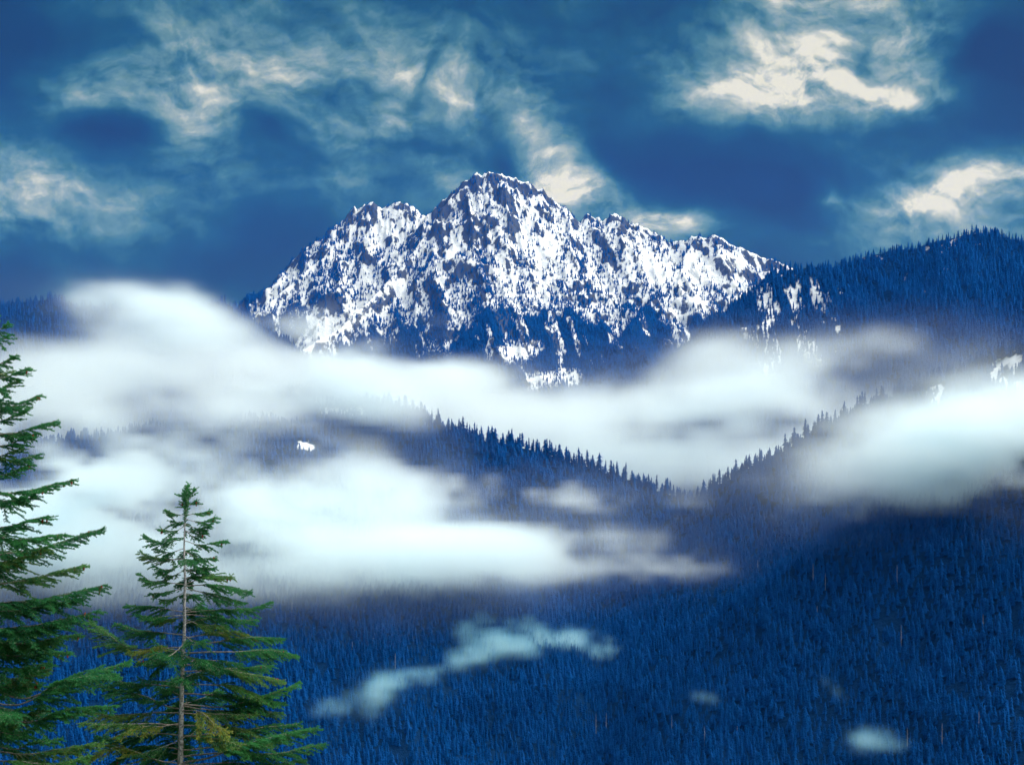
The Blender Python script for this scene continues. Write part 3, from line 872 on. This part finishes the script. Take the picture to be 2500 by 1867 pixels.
# ------------------------------------------------------------------ fog and haze
def lattice3(shape, size, spacing, octv, seed, gain=.5):
    """fractal value noise sampled on a regular grid, -1..1; size: grid extents in metres, spacing: largest feature"""
    r = np.random.default_rng(seed)
    tot = np.zeros(shape, np.float32); amp = 1; norm = 0
    for o in range(octv):
        sp = spacing / 2 ** o
        W = []
        dims = []
        for n, ext, s3 in zip(shape, size, sp):
            p = np.linspace(0, ext / s3, n) + r.random()
            i = np.floor(p).astype(int); f = p - i; f = f * f * (3 - 2 * f)
            m = i.max() + 2
            w = np.zeros((n, m), np.float32); w[np.arange(n), i] = 1 - f; w[np.arange(n), i + 1] += f
            W.append(w); dims.append(m)
        lat = r.uniform(-1, 1, dims).astype(np.float32)
        q = np.einsum('ia,abc->ibc', W[0], lat, optimize=True)
        q = np.einsum('jb,ibc->ijc', W[1], q, optimize=True)
        q = np.einsum('kc,ijc->ijk', W[2], q, optimize=True)
        tot += amp * q; norm += amp; amp *= gain
    return tot / norm


def fog(name, lo, hi, vox, blobs, density, noise_size, edge, seed, label, aniso=.3, torn=1.5, color=(.89, .975, 1), absorb=(0, 0, 0), boost=1.0):
    lo = np.array(lo, float); hi = np.array(hi, float)
    res = np.maximum(2, ((hi - lo) / vox).astype(int) + 1)
    ax = [np.linspace(lo[i], hi[i], res[i]).astype(np.float32) for i in range(3)]
    shape = tuple(int(v) for v in res)
    n1 = 2.2 * lattice3(shape, hi - lo, np.array(noise_size, float), 5, seed, .7)
    w1 = lattice3(shape, hi - lo, np.array(noise_size, float) * 1.5, 2, seed + 50)
    S = np.zeros(shape, np.float32); V = np.zeros(shape, np.float32)
    for (px, py, d, rx, ry, rd, rot, amp) in blobs:
        if d < 500: d = near_dist(px, py) - d            # so many metres in front of the hillside
        c = P(px, py, d); m = d / F; rd = rd * .75
        ca, sa = math.cos(math.radians(rot)), math.sin(math.radians(rot))
        R = 3.4 * max(rx, ry) * m
        sl = []
        for i, (cc, rr) in enumerate(zip(c, (R, 3.4 * rd, R))):
            sl.append(slice(int(np.clip(np.searchsorted(ax[i], cc - rr), 0, res[i])), int(np.clip(np.searchsorted(ax[i], cc + rr), 0, res[i]))))
        sl = tuple(sl)
        dx = (ax[0][sl[0]] - c[0])[:, None, None]; dy = (ax[1][sl[1]] - c[1])[None, :, None]; dz = (ax[2][sl[2]] - c[2])[None, None, :]
        wv = w1[sl] * .35 * rx * m
        a = ((dx + wv) * ca + dz * sa) / (rx * m); b = (-dx * sa + (dz + wv * .5) * ca) / (ry * m)
        q = a * a + b * b + (dy / rd) ** 2
        amp = amp * boost
        S[sl] += amp * np.exp(-q); V[sl] += amp * np.exp(-q / 2.9)
    d = np.clip(S * (1 + torn * n1) + edge * n1 * np.minimum(S * 5, 1) - .08, 0, None) * 1.3 + .035 * np.clip(V * (1 + 1.2 * n1) - .06, 0, None)
    d = (d / (1 + .15 * d)).astype(np.float32)
    for k in range(3):
        idx = [slice(None)] * 3
        idx[k] = 0; d[tuple(idx)] = 0; idx[k] = -1; d[tuple(idx)] = 0
    me = bpy.data.meshes.new(name); me.vertices.add(d.size)
    fattr(me, 'thickness', d)
    k = NT(name)
    pv = k.n('ShaderNodeVolumePrincipled')
    k.set(pv, 'Color', (*color, 1)); k.set(pv, 'Absorption Color', (*absorb, 1)); k.set(pv, 'Density', density * 1.25); k.set(pv, 'Anisotropy', aniso)
    mat = k.done(pv, 'Volume')
    g = bpy.data.node_groups.new(name, 'GeometryNodeTree')
    g.interface.new_socket('Geometry', in_out='INPUT', socket_type='NodeSocketGeometry')
    g.interface.new_socket('Geometry', in_out='OUTPUT', socket_type='NodeSocketGeometry')
    N, L = g.nodes.new, g.links.new
    gi, go = N('NodeGroupInput'), N('NodeGroupOutput')
    vc = N('GeometryNodeVolumeCube'); vc.inputs['Min'].default_value = tuple(lo); vc.inputs['Max'].default_value = tuple(hi)
    for kk, rr in zip('XYZ', shape): vc.inputs['Resolution ' + kk].default_value = rr
    si = N('GeometryNodeSampleIndex'); si.clamp = True
    na = N('GeometryNodeInputNamedAttribute'); na.data_type = 'FLOAT'; na.inputs[0].default_value = 'thickness'
    pos = N('GeometryNodeInputPosition')

    def vm(op, a, val):
        n = N('ShaderNodeVectorMath'); n.operation = op; L(a, n.inputs[0])
        if val is not None: n.inputs[1].default_value = val
        return n.outputs['Value'] if op == 'DOT_PRODUCT' else n.outputs[0]
    p = vm('SUBTRACT', pos.outputs[0], tuple(lo))
    p = vm('MULTIPLY', p, tuple((res - 1) / (hi - lo)))
    p = vm('FLOOR', vm('ADD', p, (.5, .5, .5)), None)
    L(vm('DOT_PRODUCT', p, (shape[1] * shape[2], shape[2], 1)), si.inputs['Index'])
    L(gi.outputs[0], si.inputs['Geometry']); L(na.outputs[0], si.inputs['Value'])
    L(si.outputs[0], vc.inputs['Density'])
    sm = N('GeometryNodeSetMaterial'); sm.inputs['Material'].default_value = mat
    L(vc.outputs[0], sm.inputs[0]); L(sm.outputs[0], go.inputs[0])
    o = put(bpy.data.objects.new(name, me), kind='stuff', label=label, category='fog')
    o.modifiers.new('fog', 'NODES').node_group = g
    return o


def near_dist(px, py):
    t = np.arange(1150.0, 3200.0, 4.0)
    h = near.at(near.H, t * (px - CX) / F, t)
    hit = np.nonzero(h >= t * (HZ - py) / F)[0]
    return float(t[hit[0]]) if len(hit) else 2400.0


NEAR = [  # column, row, distance, half width, half height (photo pixels), half depth (m), tilt, thickness
    (340, 1085, 2080, 130, 36, 220, 0, -.42), (660, 1090, 2120, 150, 38, 220, -8, -.45), (900, 1040, 2400, 120, 40, 200, -10, -.10), (1200, 1258, 2030, 230, 26, 220, 0, -.45),
    (300, 1210, 2000, 520, 140, 130, 0, .55), (900, 1260, 2030, 350, 60, 110, 0, .4),
    (150, 1330, 1930, 330, 110, 130, 0, 1.2), (600, 1330, 1930, 330, 85, 130, 0, 1.3), (1000, 1335, 1930, 300, 65, 120, 2, 1.3), (1330, 1352, 1930, 260, 42, 100, 3, 1.2), (1600, 1385, 1930, 180, 26, 70, 3, .7),
    (200, 1190, 2000, 330, 110, 130, 0, .9), (500, 1200, 2000, 330, 80, 120, 0, .8), (850, 1210, 2050, 260, 60, 110, 0, .6), (60, 1060, 2050, 220, 90, 140, 0, .6),
    (1180, 1180, 2120, 300, 36, 70, -3, .6), (560, 1240, 2000, 220, 50, 100, 0, .8), (330, 1260, 1980, 260, 60, 120, 0, .8), (1420, 1215, 2120, 160, 50, 70, -6, .35), (760, 1160, 2080, 220, 40, 80, 0, .35),
    (1550, 1290, 2000, 200, 60, 60, 10, .10), (1850, 1215, 1950, 210, 45, 70, 10, .22), (1760, 1130, 2080, 90, 40, 50, 20, .06), (1950, 1120, 2000, 140, 40, 50, 25, .16),
    (2380, 1105, 1690, 220, 80, 130, 0, 3.2), (2540, 1080, 1690, 200, 95, 130, 0, 3.2), (2440, 1010, 1700, 130, 50, 90, 0, .8), (2180, 1110, 1720, 160, 60, 80, 8, .35), (2400, 1180, 1690, 210, 60, 100, 0, 1.2), (2480, 1250, 1690, 140, 40, 80, 0, .25), (2100, 1230, 1750, 220, 60, 80, 0, .16), (1980, 1310, 1800, 90, 40, 50, 0, .16),
    (880, 950, 2470, 150, 60, 90, -20, .5), (990, 990, 2460, 80, 40, 60, -20, .25), (700, 930, 2450, 200, 60, 100, 0, .5), (420, 1000, 2240, 260, 40, 60, 0, .35), (560, 1050, 2150, 60, 40, 40, 0, .2),
]
fog('fog_bank', (-950, 1380, -420), (950, 2640, 320), 11.0, NEAR, .0115, (230, 330, 100), .22, 601, 'bright fog bank lying along the hillside across the valley')

WISPS = []                                                # scraps of mist, so many metres in front of the hillside
wr = np.random.default_rng(77)
for (line, w0, w1, amp) in [([(790, 1740), (850, 1712), (905, 1700), (925, 1660)], 30, 16, .50), ([(905, 1730), (925, 1690), (945, 1650)], 24, 22, .34),
                            ([(940, 1668), (1010, 1650), (1090, 1622), (1180, 1592), (1250, 1572), (1330, 1562), (1400, 1560), (1445, 1572), (1500, 1560), (1512, 1574)], 34, 17, .50),
                            ([(1150, 1585), (1210, 1560), (1260, 1575)], 36, 22, .45), ([(1120, 1560), (1150, 1525), (1210, 1512), (1270, 1532), (1340, 1535)], 26, 20, .30),
                            ([(1630, 1692), (1700, 1706), (1760, 1724)], 24, 10, .42), ([(2020, 1660), (2036, 1700), (2050, 1720)], 14, 14, .26), ([(2095, 1800), (2150, 1806), (2200, 1828), (2260, 1846)], 30, 13, .42), ([(2280, 1850), (2380, 1842), (2490, 1838)], 34, 12, .30)]:
    for (ax_, ay_), (bx_, by_) in zip(line[:-1], line[1:]):
        n_ = max(2, int(math.hypot(bx_ - ax_, by_ - ay_) / 13))
        for q in range(n_):
            f = q / n_
            WISPS.append((ax_ + (bx_ - ax_) * f + wr.normal(0, 6), ay_ + (by_ - ay_) * f + wr.normal(0, w1 * .4), 24 + wr.uniform(0, 22), w0 * wr.uniform(.5, 1.2), w1 * wr.uniform(.5, 1.25), 26, wr.uniform(-25, 25), amp * wr.uniform(.35, 1.0)))
fog('mist_scraps', (-560, 1400, -420), (760, 2250, -140), 9.0, WISPS, .026, (90, 120, 50), .2, 603, 'thin blue white mist scraps trailing over the forested hillside below the fog bank', torn=1.1, color=(.36, .80, 1), absorb=(1, 1, 1), boost=1.0)

VALLEY = [
    (830, 800, 4500, 230, 40, 900, -12, -.5), (480, 850, 3500, 120, 26, 500, 20, -.35), (200, 830, 3600, 90, 24, 500, -10, -.3),
    (1850, 950, 3050, 260, 75, 220, 12, .9), (1680, 1010, 3050, 300, 70, 220, 5, .9), (2000, 1010, 2900, 220, 60, 180, 10, .8), (1560, 1100, 3000, 260, 80, 220, 0, .8), (1850, 1100, 2850, 260, 60, 160, 0, .7), (1400, 1010, 3300, 220, 60, 250, 0, .35),
    (1700, 890, 3500, 120, 50, 150, 25, .35), (2130, 880, 3150, 150, 60, 120, 20, .20), (2260, 880, 3000, 120, 60, 120, 0, .15), (2280, 700, 3550, 20, 80, 60, 0, .06), (2380, 950, 2650, 140, 50, 100, 0, .2),
    (350, 800, 3700, 190, 60, 300, 0, .5), (225, 742, 3700, 42, 26, 110, 0, 1.2), (275, 722, 3700, 46, 24, 120, 0, 1.3), (345, 728, 3700, 48, 26, 120, 0, 1.3), (400, 745, 3700, 50, 28, 120, 0, 1.0), (455, 735, 3700, 36, 26, 110, 0, 1.2), (500, 760, 3700, 50, 26, 110, 0, .9), (520, 790, 3700, 150, 50, 260, -10, .28), (170, 890, 3500, 170, 50, 260, 0, .4),
    (380, 900, 3300, 280, 60, 260, 0, .55), (150, 1000, 3000, 260, 80, 240, 0, .8), (560, 960, 3200, 220, 45, 220, 0, .4), (650, 890, 3800, 200, 40, 260, -12, .3), (800, 880, 4400, 240, 40, 300, -6, .35), (1000, 920, 4600, 260, 45, 320, 0, .35), (900, 980, 3600, 220, 50, 240, 0, .25),
    (1200, 960, 4300, 260, 45, 320, 0, .32), (1250, 1030, 3500, 260, 50, 260, 0, .5), (1050, 870, 5200, 180, 26, 200, 8, .16), (640, 790, 5000, 120, 30, 260, -25, .10),
]
fog('valley_fog', (-1500, 2680, -330), (1400, 5500, 620), 28.0, VALLEY, .0045, (480, 700, 200), .22, 602, 'fog filling the valley beneath the snowy peak and heaping into a dome', torn=1.9)

k = NT('haze')
pv = k.n('ShaderNodeVolumePrincipled')
k.set(pv, 'Color', (.02, .22, 1.0, 1)); k.set(pv, 'Absorption Color', (1, 1, 1, 1)); k.set(pv, 'Density', 0.21e-4); k.set(pv, 'Anisotropy', 0.0)
M_HAZE = k.done(pv, 'Volume')
x0, x1, y0, y1, z0, z1 = -6500, 6500, -5500, 9700, -600, 1990
hv = np.array([(x, y, z) for x in (x0, x1) for y in (y0, y1) for z in (z0, z1)], float)
hf = np.array([(0, 1, 3, 2), (4, 6, 7, 5), (0, 4, 5, 1), (2, 3, 7, 6), (0, 2, 6, 4), (1, 5, 7, 3)])
put(bpy.data.objects.new('haze', mesh_np('haze', hv, hf, M_HAZE)), kind='stuff', label='blue mountain air over the whole valley', category='haze')
